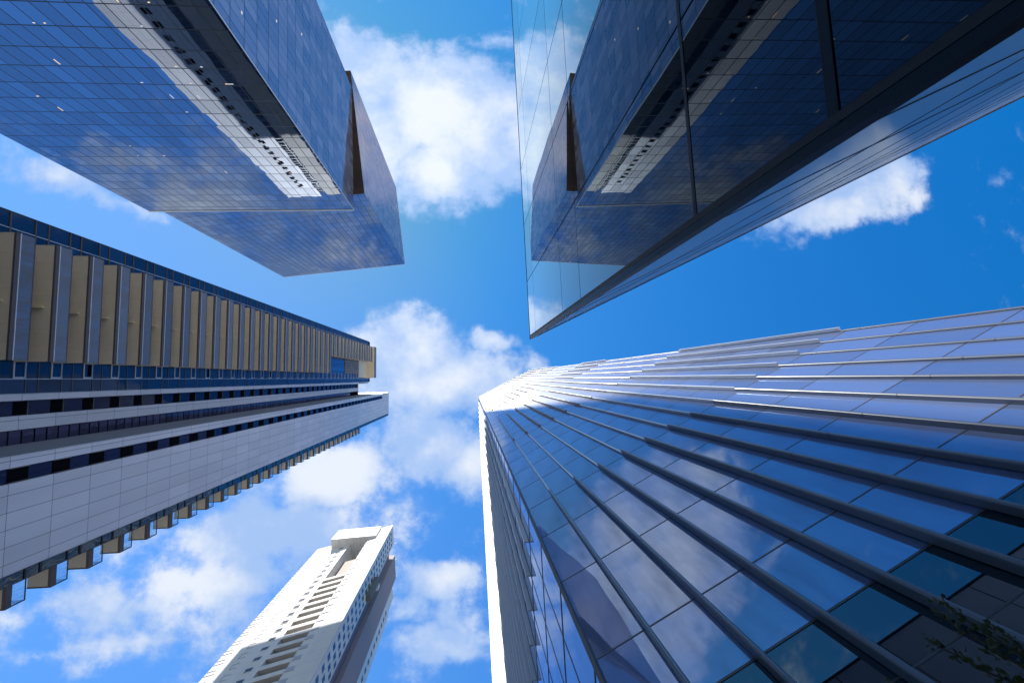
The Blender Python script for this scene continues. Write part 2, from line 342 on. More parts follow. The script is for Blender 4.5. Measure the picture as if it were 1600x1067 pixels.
# ------------------------------------------------------------------ tall dark-blue tower of two turned blocks (photo: upper left)
def two_block_tower():
    root = thing('glass_tower', 'tall dark-blue glass tower of two stacked blocks, the upper one turned and overhanging', 'tower', (-27.9,-39.9,0), R_(-2.4))
    zr = 108.3 + EYE; L = 45.4; D = 30.5; F = 3.36
    gy = mat_glass('south_curtain_glass', (.05,.068,.115), (.30,.345,.43), 1.6, .06, .012, 0, 1.83, F, .11, tilt=.0022, wave=.0045, wscale=.35, bvar=.75, rvar=.3)
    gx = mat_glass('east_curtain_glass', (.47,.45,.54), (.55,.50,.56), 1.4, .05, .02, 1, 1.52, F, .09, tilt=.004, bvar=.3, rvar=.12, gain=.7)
    gp = mat_plain('roof_gravel', (.2,.2,.2), .9)
    edge = mat_plain('pale_metal_trim', (.8,.8,.82), .4, .05)
    dark = mat_panels('brown_soffit_panel', (.040,.026,.018), (.008,.006,.006), 1, 1.5, 1.6, .06, .35, .5)
    MB().quad((-L,0,0),(0,0,0),(0,0,zr),(-L,0,zr)).build('lower_south_facade', gy, root)
    MB().quad((0,0,0),(0,-D,0),(-.06,-D,zr),(-.06,-D,zr),(0,0,zr)).build('lower_east_facade', gx, root)
    MB().quad((0,-D,0),(-L,-D,0),(-L,-D,zr),(0,-D,zr)).quad((-L,-D,0),(-L,0,0),(-L,0,zr),(-L,-D,zr)).build('lower_back_facade', gx, root)
    MB().quad((-L,0,zr),(0,0,zr),(0,-D,zr),(-L,-D,zr)).build('lower_roof', gp, root)
    MB().box(-L-.02,.10,.0,.16,zr-.25,zr+.12).build('parapet_trim', edge, root)
    MB().box(.015,.09,-.09,.03,0,zr-.26).build('corner_trim', edge, root)
    # upper block, turned
    up_loc = Vector((2.55,-4.0,0)); a = R_(-5.2); z0 = zr + .13; z1 = 176 + EYE; L2 = 45.2; D2 = 31
    MB().quad((-L2,0,z0),(0,0,z0),(0,0,z1),(-L2,0,z1)).build('upper_south_facade', gy, root, up_loc, a)
    MB().quad((0,0,z0),(0,-D2,z0),(0,-D2,z1),(0,0,z1)).build('upper_east_facade', gx, root, up_loc, a)
    MB().quad((0,-D2,z0),(-L2,-D2,z0),(-L2,-D2,z1),(0,-D2,z1)).quad((-L2,-D2,z0),(-L2,0,z0),(-L2,0,z1),(-L2,-D2,z1)).build('upper_back_facade', gx, root, up_loc, a)
    MB().box(-L2,0,-D2,0,z1-.05,z1).build('upper_roof', gp, root, up_loc, a)
    MB().box(-L2+.01,-.01,-D2+.01,-.01,z0-.06,z0-.01).build('overhang_soffit', dark, root, up_loc, a)
    MB().box(-.05,.06,-D2,.0,z1+.004,z1+.35).box(-L2,.06,.004,.07,z1+.004,z1+.35).build('roof_rail', edge, root, up_loc, a)
    rods = MB()
    for q in range(9): rods.tube([(-2-q*5.2,-.25,z1+.3),(-2-q*5.2,.55,z1+1.5)],[.05,.03],5)
    for q in range(5): rods.tube([(-.3,-3-q*6,z1+.3),(.5,-3-q*6,z1+1.4)],[.05,.03],5)
    rods.build('cleaning_davit', edge, root, up_loc, a)
    # lit office ceiling lamps seen at the glass, a lit strip and hanging rows
    warm = mat_lamp('warm_lamp', (1,.72,.45), .8); cold = mat_lamp('white_lamp', (.9,.95,1), .55)
    rs = random.Random(5)
    rows = [(47.6-.3,(-44.5,-41.6,-39.0)),(51.0-.3,(-44.2,-41.5)),(64,(-43.9,-37,-33)),(67.4,(-41,-36.8,-31.5))]
    n = 0
    for k in range(30):
        fl = rs.choice([13,14,15,16,18,19,19,20,20,21,24,25,27,28])
        z = fl*F - .32; xx = -rs.uniform(4, 44); ww = rs.choice([.2,.25,.3,.7]); 
        tall = rs.random() < .35
        MB().box(xx-(.05 if tall else ww/2), xx+(.05 if tall else ww/2), .012, .03, z-(.9 if tall else .12), z).build('ceiling_lamp', warm if rs.random()<.5 else cold, root)
    for k in range(4):
        z = rs.choice([12,17,20,23])*F-.5; yy = -rs.uniform(3,20)
        MB().box(.012,.03,yy-.15,yy+.15,z-.3,z).build('ceiling_lamp', cold, root)
two_block_tower()
# ------------------------------------------------------------------ apartment tower with stacked balconies (photo: left)
def balcony_tower():
    F = 3.2; XB = -2.8; XG = -5.4     # balcony edge and glass plane behind the white wall plane (x = 0)
    root = thing('balcony_tower', 'grey and white apartment tower with a tall stack of gold-soffit balconies', 'tower', (-29.6,0,0), R_(-1.0))
    E_ = EYE
    wall = mat_panels('white_cladding', (.85,.79,.80), (.18,.17,.19), 1, 1.09, F, .035, .45, .11, off=(.13,.9))
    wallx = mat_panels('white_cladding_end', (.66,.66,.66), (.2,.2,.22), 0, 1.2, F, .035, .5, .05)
    gold = mat_panels('gold_soffit', (.90,.77,.57), (.7,.58,.42), 1, 1.3, 50, .02, .5, .06)
    goldw = mat_plain('gold_panel', (.86,.72,.52), .5, .06)
    brown = mat_plain('brown_slab_edge', (.13,.10,.095), .6)
    white = mat_plain('white_metal', (.68,.70,.74), .4, .04)
    dark = mat_plain('dark_opening', (.008,.008,.010), .9, .1, spec=0)
    frame = mat_plain('brown_mullion', (.13,.10,.085), .5)
    blue = mat_glass('blue_window_glass', (.012,.045,.105), (.55,.68,.9), 1.55, .05, .02, tilt=.006, pu=1, bvar=.35)
    navy = mat_glass('navy_glass', (.010,.016,.040), (.5,.55,.8), 1.5, .04, .03, tilt=.006, pu=1, bvar=.4)
    purp = mat_glass('mauve_glass', (.050,.045,.085), (.75,.68,.85), 1.6, .05, .03, tilt=.01, wave=.03, wscale=1.3, pu=1, bvar=.35)
    teal = mat_glass('teal_corner_glass', (.010,.030,.036), (.8,.95,1), 1.9, .10, .01, tilt=.006, wave=.022, wscale=.9, pu=1, bvar=.3)
    rail_m = mat_glass('railing_glass', (.21,.215,.24), (.70,.74,.82), 1.6, .14, .015, tilt=.02, wave=.05, wscale=.9, pu=0, bvar=.25, dirt=.6)
    rail_s = mat_railing('clear_railing_glass', (.78,.90,.95), (.9,.97,1), (.12,.18,.2), .03)
    roofm = mat_plain('roof_slab', (.35,.35,.34), .9)
    ZT = 161.5+E_; ZB = 147+E_; ZW = 170+E_; ZL = 164+E_
    # body: everything behind the window planes
    MB().prism([(XG-.45,-12.85),(XG-.45,1.14),(XG-.45,5.0),(-.3,5.0),(-.32,12.4),(-.32,13.15),(-34.5,21.2),(-34.5,-2),(-33.2,-2),(-33.2,-12.85)],0,ZB-.4).build('core', mat_plain('core_wall', (.25,.25,.27), .8), root)
    MB().box(-33,XG-.12,-12.8,1.62,ZB-.4,ZT-.4).build('upper_core', mat_plain('upper_core_wall', (.4,.4,.42), .8), root)
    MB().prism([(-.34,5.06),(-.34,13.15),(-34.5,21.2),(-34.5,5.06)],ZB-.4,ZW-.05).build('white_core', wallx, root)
    MB().box(-33,-6,-12.8,1.4,ZT-.39,ZT-.1).build('roof', roofm, root)
    # --- white wall with its window strip (plane x = 0)
    y0, ya, yb, y1 = 5.05, 5.78, 6.78, 12.55
    MB().box(-.24,0,y0,ya,0,ZW).build('wall', wall, root)
    MB().box(-.24,0,yb,y1,0,ZW).build('wall', wall, root)
    MB().box(-.24,-.002,ya+.002,yb-.002,157.5+E_,ZW-.004).build('wall', wall, root)
    MB().box(-.30,-.16,ya+.01,yb-.01,0,157.4+E_).build('strip_glass', navy, root)
    k0 = 9
    nfl = 50
    win = MB().box(-.05,-.03,.36,.98,0,1.45).mesh('window', dark)
    fr_ = MB().box(-.1,-.01,.30,.36,0,1.5).box(-.1,-.01,.98,1.0,0,1.5).box(-.1,-.012,.36,.98,1.45,1.5).mesh('window_frame', mat_plain('black_frame', (.02,.02,.022), .4))
    for k in range(k0, 49):
        z = k*F + .75 + E_
        o = bpy.data.objects.new('window', MB().box(-.13,-.10,ya+.06,yb-.06,0,1.35).mesh('window', dark)) if k == k0 else None
        if o: COL.objects.link(o); o.parent = root; proto = o
        else: o = inst(proto, root, (0,0,0))
        o.location = (0,0,z)
        if k == k0:
            f = MB().box(-.12,-.03,ya+.02,ya+.08,-.05,1.4).box(-.12,-.03,yb-.08,yb-.02,-.05,1.4).build('frame', frame, o); fproto = f
        else: inst(fproto, o, (0,0,0))
    # --- return wall (faces -y) between the two planes
    MB().box(XG-.1,-.26,y0-.01,y0+.22,0,ZW-.3).build('return_wall', mat_panels('return_cladding', (.70,.66,.70), (.2,.19,.21), 0, .9, F/2, .05, .4, .05), root)
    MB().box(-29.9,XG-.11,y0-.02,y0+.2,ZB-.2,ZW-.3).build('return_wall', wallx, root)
    # --- recessed bands on the plane x = XG
    MB().box(XG-.1,XG,2.8,3.88,0,ZB).build('band_wall', wall, root)
    MB().box(XG-.4,XG+.0,1.63,1.66,0,ZB).build('band_trim', frame, root)
    MB().box(XG-.42,XG-.30,1.67,2.79,0,ZB-.2).build('band_glass', navy, root)
    MB().box(XG-.16,XG-.06,3.885,5.03,0,ZB-.2).build('band_backing', dark, root)
    MB().box(XG-.0,XG+.14,1.16,1.62,0,ZB+.5).build('ledge', wall, root)
    MB().box(XG-2.0,XG-.01,1.18,5.0,ZB-.004,ZB+.3).build('band_roof', roofm, root)
    p1 = p2 = None
    for k in range(10, 46):
        z = k*F + E_
        if p1 is None:
            p1 = MB().box(XG-.295,XG-.27,1.72,2.74,.5,1.55).build('band_opening', dark, root, (0,0,z))
            p1f = MB().box(XG-.295,XG-.22,1.70,2.78,1.60,1.68).build('frame', frame, p1)
        else:
            c = inst(p1, root, (0,0,z)); inst(p1f, c, (0,0,0))
        for q in range(3):
            if p2 is None: p2 = MB().box(XG-.05,XG-.03,3.93,4.98,.05,.97).build('mauve_window', purp, root, (0,0,z))
            elif k < 43: inst(p2, root, (0,0,z+q*F/3))
    # --- blue glass wall below the balconies (plane XG), two window rows
    yq = (-1.55, -.05, 1.14)
    MB().box(XG-.12,XG-.06,-12.85,1.13,0,ZL-.3).build('backing', dark, root)
    MB().box(XG-.06,XG+.05,yq[1]-.03,yq[1]+.03,20,ZL).build('rail_bar', white, root)
    MB().box(XG-.06,XG+.04,yq[2]-.05,yq[2]+.01,20,ZL).build('rail_bar', white, root)
    gm = MB(); fm = MB(); wf = MB(); big = MB()
    for k in range(9, 51):
        z = k*F + E_ + 1.05; zz = [z, z+.33*F, z+.66*F, z+F]
        if zz[3] > ZL: break
        for i in range(3):
            gm.box(XG-.05,XG-.02,yq[0],yq[1]-.04,zz[i]+.04,zz[i+1]-.04)
            fm.box(XG-.055,XG+.02,yq[0],yq[1]-.04,zz[i]-.04,zz[i]+.04)
        gm.box(XG-.05,XG-.02,yq[1]+.04,yq[2]-.06,zz[0]+.04,zz[1]-.04); gm.box(XG-.05,XG-.02,yq[1]+.04,yq[2]-.06,zz[1]+.04,zz[3]-.04)
        fm.box(XG-.055,XG+.02,yq[1]+.04,yq[2]-.06,zz[0]-.04,zz[0]+.04); fm.box(XG-.055,XG+.02,yq[1]+.04,yq[2]-.06,zz[1]-.04,zz[1]+.04)
        # opening casement with pale frame
        c = MB().box(XG-.02,XG+.05,-1.40,-.14,zz[2]+.03,zz[2]+.13).box(XG-.02,XG+.05,-1.40,-.14,zz[3]-.13,zz[3]-.05).box(XG-.02,XG+.051,-.20,-.10,zz[2]+.03,zz[3]-.05).box(XG-.02,XG+.051,-1.45,-1.38,zz[2]+.03,zz[3]-.05).build('casement_frame', white, root)
        if k % 6 == 1: MB().box(XG-.015,XG-.005,-1.3,-.3,zz[3]-.55,zz[3]-.15).build('open_pane', dark, c)
    g = gm.build('blue_glass', blue, root, kind='stuff'); fm.build('mullion', frame, root, kind='stuff')
    # --- blue glass strip above the balconies and towards the corner
    gm = MB(); fm = MB()
    for k in range(9, 51):
        z = k*F + E_ + 1.05
        for (za, zb) in ((z, z+.36*F), (z+.36*F, z+F)):
            if zb > ZT: continue
            for (a, b) in ((-12.86,-11.62),(-11.55,-10.4)): gm.box(XG-.05,XG-.02,a,b,za+.05,zb-.05)
            fm.box(XG-.055,XG+.05,-12.9,-10.4,za-.055,za+.055)
    gm.build('corner_glass', blue, root, kind='stuff'); fm.build('mullion', frame, root, kind='stuff')
    MB().box(XG-.06,XG+.04,-11.61,-11.56,20,ZT).build('rail_bar', white, root)
    MB().box(XG-.06,XG+.03,-12.92,-12.86,20,ZT).build('rail_bar', frame, root)
    # glass behind the balconies
    MB().box(XG-.058,XG-.03,-10.39,-1.57,0,ZT-.1).build('balcony_back_glass', mat_glass('balcony_glass', (.02,.03,.05),(.7,.78,.9),1.5,.05,.02,1,1.4,F,.07,tilt=.004,off=(0,.4)), root)
    # --- balconies
    ya, yb, ym = -10.53, -1.36, -5.55
    z_half = 110
    def make(y0, y1, wall_y, pfx):
        b = thing_part('balcony', root)
        MB().box(XG,XB-.151,y0,y1,-.28,-.02).build('slab', gold, b)
        MB().box(XB-.15,XB,y0-.02,y1+.02,-.29,0).build('slab_edge', brown, b)
        MB().box(XB-.06,XB+.03,y0-.02,y1+.02,.004,.07).build('rail_foot', white, b)
        MB().box(XB-.02,XB,y0,y1,.075,1.12).build('railing_glass', rail_m, b)
        MB().box(XB-.035,XB+.02,y0,y1,1.125,1.18).build('handrail', frame, b)
        if wall_y: MB().box(XG+.01,XB-.62,wall_y-.07,wall_y+.03,-.52,-.285).build('partition', goldw, b)
        return b
    def thing_part(name, parent):
        o = bpy.data.objects.new(name, None); COL.objects.link(o); o.parent = parent; return o
    def dup(b, z):
        c = b.copy(); COL.objects.link(c); c.parent = root; c.location = (0,0,z)
        for ch in b.children:
            d = ch.copy(); COL.objects.link(d); d.parent = c
        return c
    full = half = None
    for k in range(0, 46):
        z = (1.192 + .0987*k)*32.4 - .0 + E_ + 0.0
        z = 1.192*32.4 + F*k + E_
        if z > 156: break
        if z < z_half+E_:
            if full is None: full = make(ya, yb, ym, 'full'); full.location = (0,0,z)
            else: dup(full, z)
        else:
            if half is None: half = make(ya, ym, None, 'half'); half.location = (0,0,z)
            else: dup(half, z)
    # two floors below the frame so that a step aside still meets balconies
    for k in (-1,-2): dup(full, 1.192*32.4 + F*k + E_)
    # open lower half at the top: glass, louvres, gold wall, cap slab
    MB().box(XG-.02,XG+.02,ym+.05,yb-.1,110.2+E_,131+E_).build('top_glazing', mat_glass('top_glazing_glass', (.02,.08,.2),(.6,.75,1),1.7,.1,.02,1,1.0,30,.1,tilt=.01), root)
    MB().box(XG-.02,XG+.12,ym+.05,yb-.05,131.1+E_,147+E_).build('louvre_wall', mat_panels('brown_louvres', (.34,.24,.17), (.08,.06,.05), 1, .75, 2.2, .10, .5, .4), root)
    MB().box(XG-.02,XG+.15,ya,yb+1.0,147.1+E_,158.3+E_).build('gold_wall', goldw, root)
    MB().box(XG-4,XB,-10.76,-.25,158.4+E_,161.2+E_).build('cap_slab', goldw, root)
    MB().box(XB+.002,XB+.05,-10.78,-.23,158.35+E_,161.25+E_).build('cap_edge', mat_plain('bronze_edge', (.2,.17,.11), .4), root)
    # --- glazed corner and the end balconies on the far (+y) side
    yc0, yc1 = 12.56, 13.25
    gm = MB(); fm = MB()
    for k in range(8, 53):
        z = k*F + E_ + .15
        if z+F > ZW: break
        fm.box(-.2,.03,yc0,yc1,z-.12,z+.06); fm.box(-.2,.03,yc0,yc1,z+.64*F-.06,z+.64*F+.06)
        gm.box(-.1,-.02,yc0+.02,yc1-.02,z+.07,z+.64*F-.07); gm.box(-.1,-.02,yc0+.02,yc1-.02,z+.64*F+.07,z+F-.13)
    gm.build('corner_pane', teal, root, kind='stuff'); fm.build('corner_mullion', mat_plain('black_mullion', (.025,.022,.022), .45), root, kind='stuff')
    MB().box(-.3,-.11,yc0,yc1-.05,0,ZW).build('backing', dark, root)
    MB().box(-.2,.02,yc1-.018,yc1+.03,0,ZW).build('corner_trim', frame, root)
    MB().box(-.2,.02,yc0-.008,yc0+.018,0,ZW).build('corner_trim', frame, root)
    end = None
    for k in range(-2, 42):
        z = 1.117*29.6 + F*k + E_
        if z > 126+E_: break
        if end is None:
            end = thing_part('end_balcony', root)
            MB().box(-1.6,-.25,13.29,14.62,.0,.30).build('slab', goldw, end)
            MB().box(-1.6,-.05,14.625,14.70,-.03,.40).box(-.24,-.05,13.29,14.62,-.03,.40).build('slab_edge', brown, end)
            MB().box(-.10,-.08,13.3,14.66,.44,1.30).box(-1.6,-.11,14.64,14.66,.44,1.30).build('railing_glass', rail_s, end)
            MB().box(-.115,-.06,13.3,14.69,1.305,1.36).box(-.115,-.06,14.62,14.69,.41,1.30).build('rail_frame', mat_plain('dark_rail', (.05,.07,.085), .4), end)
            end.location = (0,0,z)
        else: dup(end, z)
    # --- north end, which the blue tower mirrors
    yn = -12.93
    n_glass = mat_glass('north_glass', (.012,.035,.085), (.55,.68,.9), 1.6, .05, .02, 0, 1.5, F, .09, tilt=.008, bvar=.5)
    MB().box(-14.5,XG-.06,yn,yn+.06,0,ZT).build('north_glazing', n_glass, root)
    MB().box(-19.5,-14.55,yn-.05,yn+.06,0,ZT+1).build('north_wall', mat_plain('ochre_wall', (.42,.38,.30), .6), root)
    MB().box(-21.6,-19.55,yn,yn+.06,0,ZT).build('north_glazing', mat_glass('north_dark_glass', (.02,.03,.035), (.7,.8,.9), 1.5, .05, .03, 0, 2, F/2, .2, tilt=.02), root)
    MB().box(-25.0,-21.65,yn-.05,yn+.05,0,ZT+3).build('north_wall', wallx, root)
    MB().box(-33.1,-26.6,yn-.05,yn+.05,0,ZT+3).box(-26.59,-25.01,yn+.01,yn+.06,0,ZT+3).build('north_wall', wallx, root)
    pw = None
    for k in range(6, 49):
        z = k*F + E_ + .8
        if pw is None: pw = MB().box(-26.5,-25.1,yn-.03,yn-.005,0,1.5).build('north_window', dark, root, (0,0,z))
        else: inst(pw, root, (0,0,z))
    MB().box(-34.6,-34.51,-2,21,0,ZT+3).build('west_wall', mat_plain('west_render', (.6,.6,.6), .7), root)
balcony_tower()
# ------------------------------------------------------------------ white tower block (photo: bottom)
def white_block():
    k_ = 43/40.8
    F = .0785*43; HT = 3.83*43
    W1 = Vector((-.15899*HT, .30588*HT))
    root = thing('white_tower_block', 'white apartment high-rise in full sun with recessed brown balconies and a purple-grey side wall', 'tower', (W1.x, W1.y, 0), R_(-13.3))
    E_ = EYE; H = HT + E_
    front = mat_panels('white_render', (.82,.78,.71), (.5,.48,.45), 0, 30, F, .05, .6, .03, spec=.3)
    side = mat_plain('white_side_render', (.78,.77,.75), .6, .05)
    tan = mat_plain('tan_recess', (.36,.31,.26), .7)
    purple = mat_plain('purple_grey_wall', (.36,.29,.29), .75, .05)
    purd = mat_plain('dark_slot_wall', (.24,.21,.25), .7, .05)
    dark = mat_plain('window_dark', (.03,.032,.04), .3)
    bluew = mat_glass('side_window_glass', (.06,.07,.09), (.75,.8,.9), 1.6, .06, .03, pu=0, tilt=.01)
    line = mat_plain('sill_grey', (.34,.33,.33), .6)
    greyrail = mat_railing('balcony_screen', (.5,.55,.6), (.9,.95,1), (.16,.17,.20), .75)
    def X(t): return (t + 35)*k_         # measured positions along the front
    xr0, xr1 = X(-46.8), X(-41.2)
    xl = X(-57.8)
    z_top_l = 151.6*k_ + E_ ; z_rec = 124*k_ + E_
    # body in pieces so that the slot and the recess are real
    MB().box(xl,xr0,0.0,24,0,z_top_l).build('front_wall', front, root)
    TS = R_(9.6); a0 = 5.9*k_
    MB().prism([(xr1,0),(0,0),(-a0*math.sin(TS),a0*math.cos(TS)),(xr1,a0*math.cos(TS))],0,H).build('front_wall', front, root)
    MB().box(xr0+.01,xr1-.01,2.2,24,0,H-18).build('recess_wall', tan, root)
    MB().box(xr0+.002,xr1-.002,5.0,23.9,H-17.99,H-.3).build('slot_wall', side, root)
    # penthouse bridge across the slot
    MB().box(-18.0,-3.9,0,9,H-9.2,H+.02).build('penthouse', mat_panels('penthouse_cladding', (.78,.77,.74), (.45,.45,.45), 0, 2.2, 2.6, .06, .6, .06), root, None, TS)
    MB().box(xl+1.5,X(-52),3,9,z_top_l,z_top_l+2.6).build('roof_room', side, root)
    MB().box(X(-58)+1,X(-53),.4,.5,z_top_l+1.0,z_top_l+1.1).box(X(-58)+1,X(-58)+1.1,.4,.5,z_top_l,z_top_l+1).box(X(-53)-.1,X(-53),.4,.5,z_top_l,z_top_l+1).build('roof_railing', line, root)
    # side: white strip, dark slot, projecting purple wall, white rear part
    a, b, c, d = 5.9*k_, 8.8*k_, 15.9*k_, 22*k_
    MB().box(-3,-.6,a+.005,b,0,H-6.5).build('slot_side', purd, root, None, TS)
    MB().box(-3,.55,b+.005,c,0,H-2.0).build('side_wall', purple, root, None, TS)
    MB().box(-4,-.1,c+.005,d,0,H-14).build('rear_wall', side, root, None, TS)
    MB().box(xr1,-4.6,a+.005,23,0,H-.2).build('inner_core', side, root)
    # balconies in the recess
    pr = None; w_ = None
    n0 = int((62)/F)
    kk = 0
    for k in range(n0, 60):
        z = k*F + E_ + .4
        if z < z_rec - 1.0:
            if pr is None:
                pr = bpy.data.objects.new('balcony', None); COL.objects.link(pr); pr.parent = root
                MB().box(xr0+.02,xr1-.02,-.02,2.19,0,.22).build('slab', front, pr)
                MB().box(xr0+.02,xr1-.02,-.05,.08,.225,1.35).build('parapet', front, pr)
                MB().box(xr0+.3,xr0+2.3,2.12,2.18,.3,2.4).box(xr0+2.7,xr1-.5,2.12,2.18,.3,2.4).build('balcony_door', dark, pr)
                pr.location = (0,0,z)
            else:
                cc = inst(pr, root, (0,0,z))
                for ch in pr.children: d2 = ch.copy(); COL.objects.link(d2); d2.parent = cc
        # small square windows left of the recess
        if z < z_top_l-3:
            if w_ is None:
                w_ = MB().box(X(-49.6),X(-48.3),-.012,.02,.7,2.0).build('small_window', dark, root, (0,0,z))
                w_s = MB().box(X(-49.7),X(-48.2),-.10,-.015,.58,.68).build('sill', front, w_)
                lg = MB().box(X(-53.3),X(-52.1),-.05,-.012,.2,.28).box(X(-53.3),X(-52.1),-.05,-.012,1.7,1.78).box(X(-53.3),X(-53.22),-.03,-.012,.29,1.69).build('vent_ledge', line, root, (0,0,z))
                ll = MB().box(X(-57.75),X(-55.9),-.07,-.012,.2,.27).box(X(-57.75),X(-56.2),-.07,-.012,1.45,1.52).build('sun_ledge', line, root, (0,0,z))
            else:
                q = inst(w_, root, (0,0,z)); inst(w_s, q, (0,0,0)); inst(lg, root, (0,0,z)); inst(ll, root, (0,0,z))
                if kk > 20: ll
        if z < H-6:
            if kk == 0:
                rl = MB().box(X(-41.1),X(-39.5),-.12,-.012,.1,.24).box(X(-41.0),X(-39.6),-.02,-.011,.3,1.5).build('kitchen_balcony', mat_plain('grey_screen', (.5,.5,.52), .5), root, (0,0,z))
            else: inst(rl, root, (0,0,z))
        kk += 1
    # side windows, three columns and one on the rear part
    cols = ((1.1,2.2,bluew),(2.9,3.9,bluew),(4.5,5.3,dark))
    for i, (ya, yb, m) in enumerate(cols):
        p = None
        for k in range(n0, 60):
            z = k*F + E_ + .9
            if z > H-5: break
            if p is None: p = MB().box(.002,.03,ya*k_,yb*k_,0,1.5).build('side_window', m, root, (0,0,z), TS)
            else: inst(p, root, (0,0,z))
    p = None
    for k in range(n0, 44):
        z = k*F + E_ + .9
        if z > H-18: break
        if p is None: p = MB().box(-.098,-.07,19*k_,20*k_,0,1.7).build('rear_window', dark, root, (0,0,z), TS)
        else: inst(p, root, (0,0,z))
    MB().box(.02,1.1,3.9*k_,5.6*k_,118*k_,128*k_).build('hoist_shaft', mat_panels('hoist_mesh', (.30,.26,.20), (.08,.07,.06), 1, .5, 1.2, .12, .7, .3), root, None, TS)
    MB().box(.3,1.3,5.7*k_,6.6*k_,126*k_,128*k_).build('hoist_car', side, root, None, TS)
    m = MB()
    for (y, z) in ((1,H-2),(3,H-1.5),(5,H-1.2),(9.5,H-3),(12,H-2.6),(14.5,H-3)): m.box(.56,1.5,y*k_,y*k_+.08,z-1.2,z-1.1)
    m.build('roof_outrigger', side, root, None, TS)
    MB().box(X(-38.6),X(-37.2),-.06,-.012,76*k_,79.5*k_).build('banner', mat_plain('red_blue_banner', (.5,.12,.10), .6), root)
white_block()
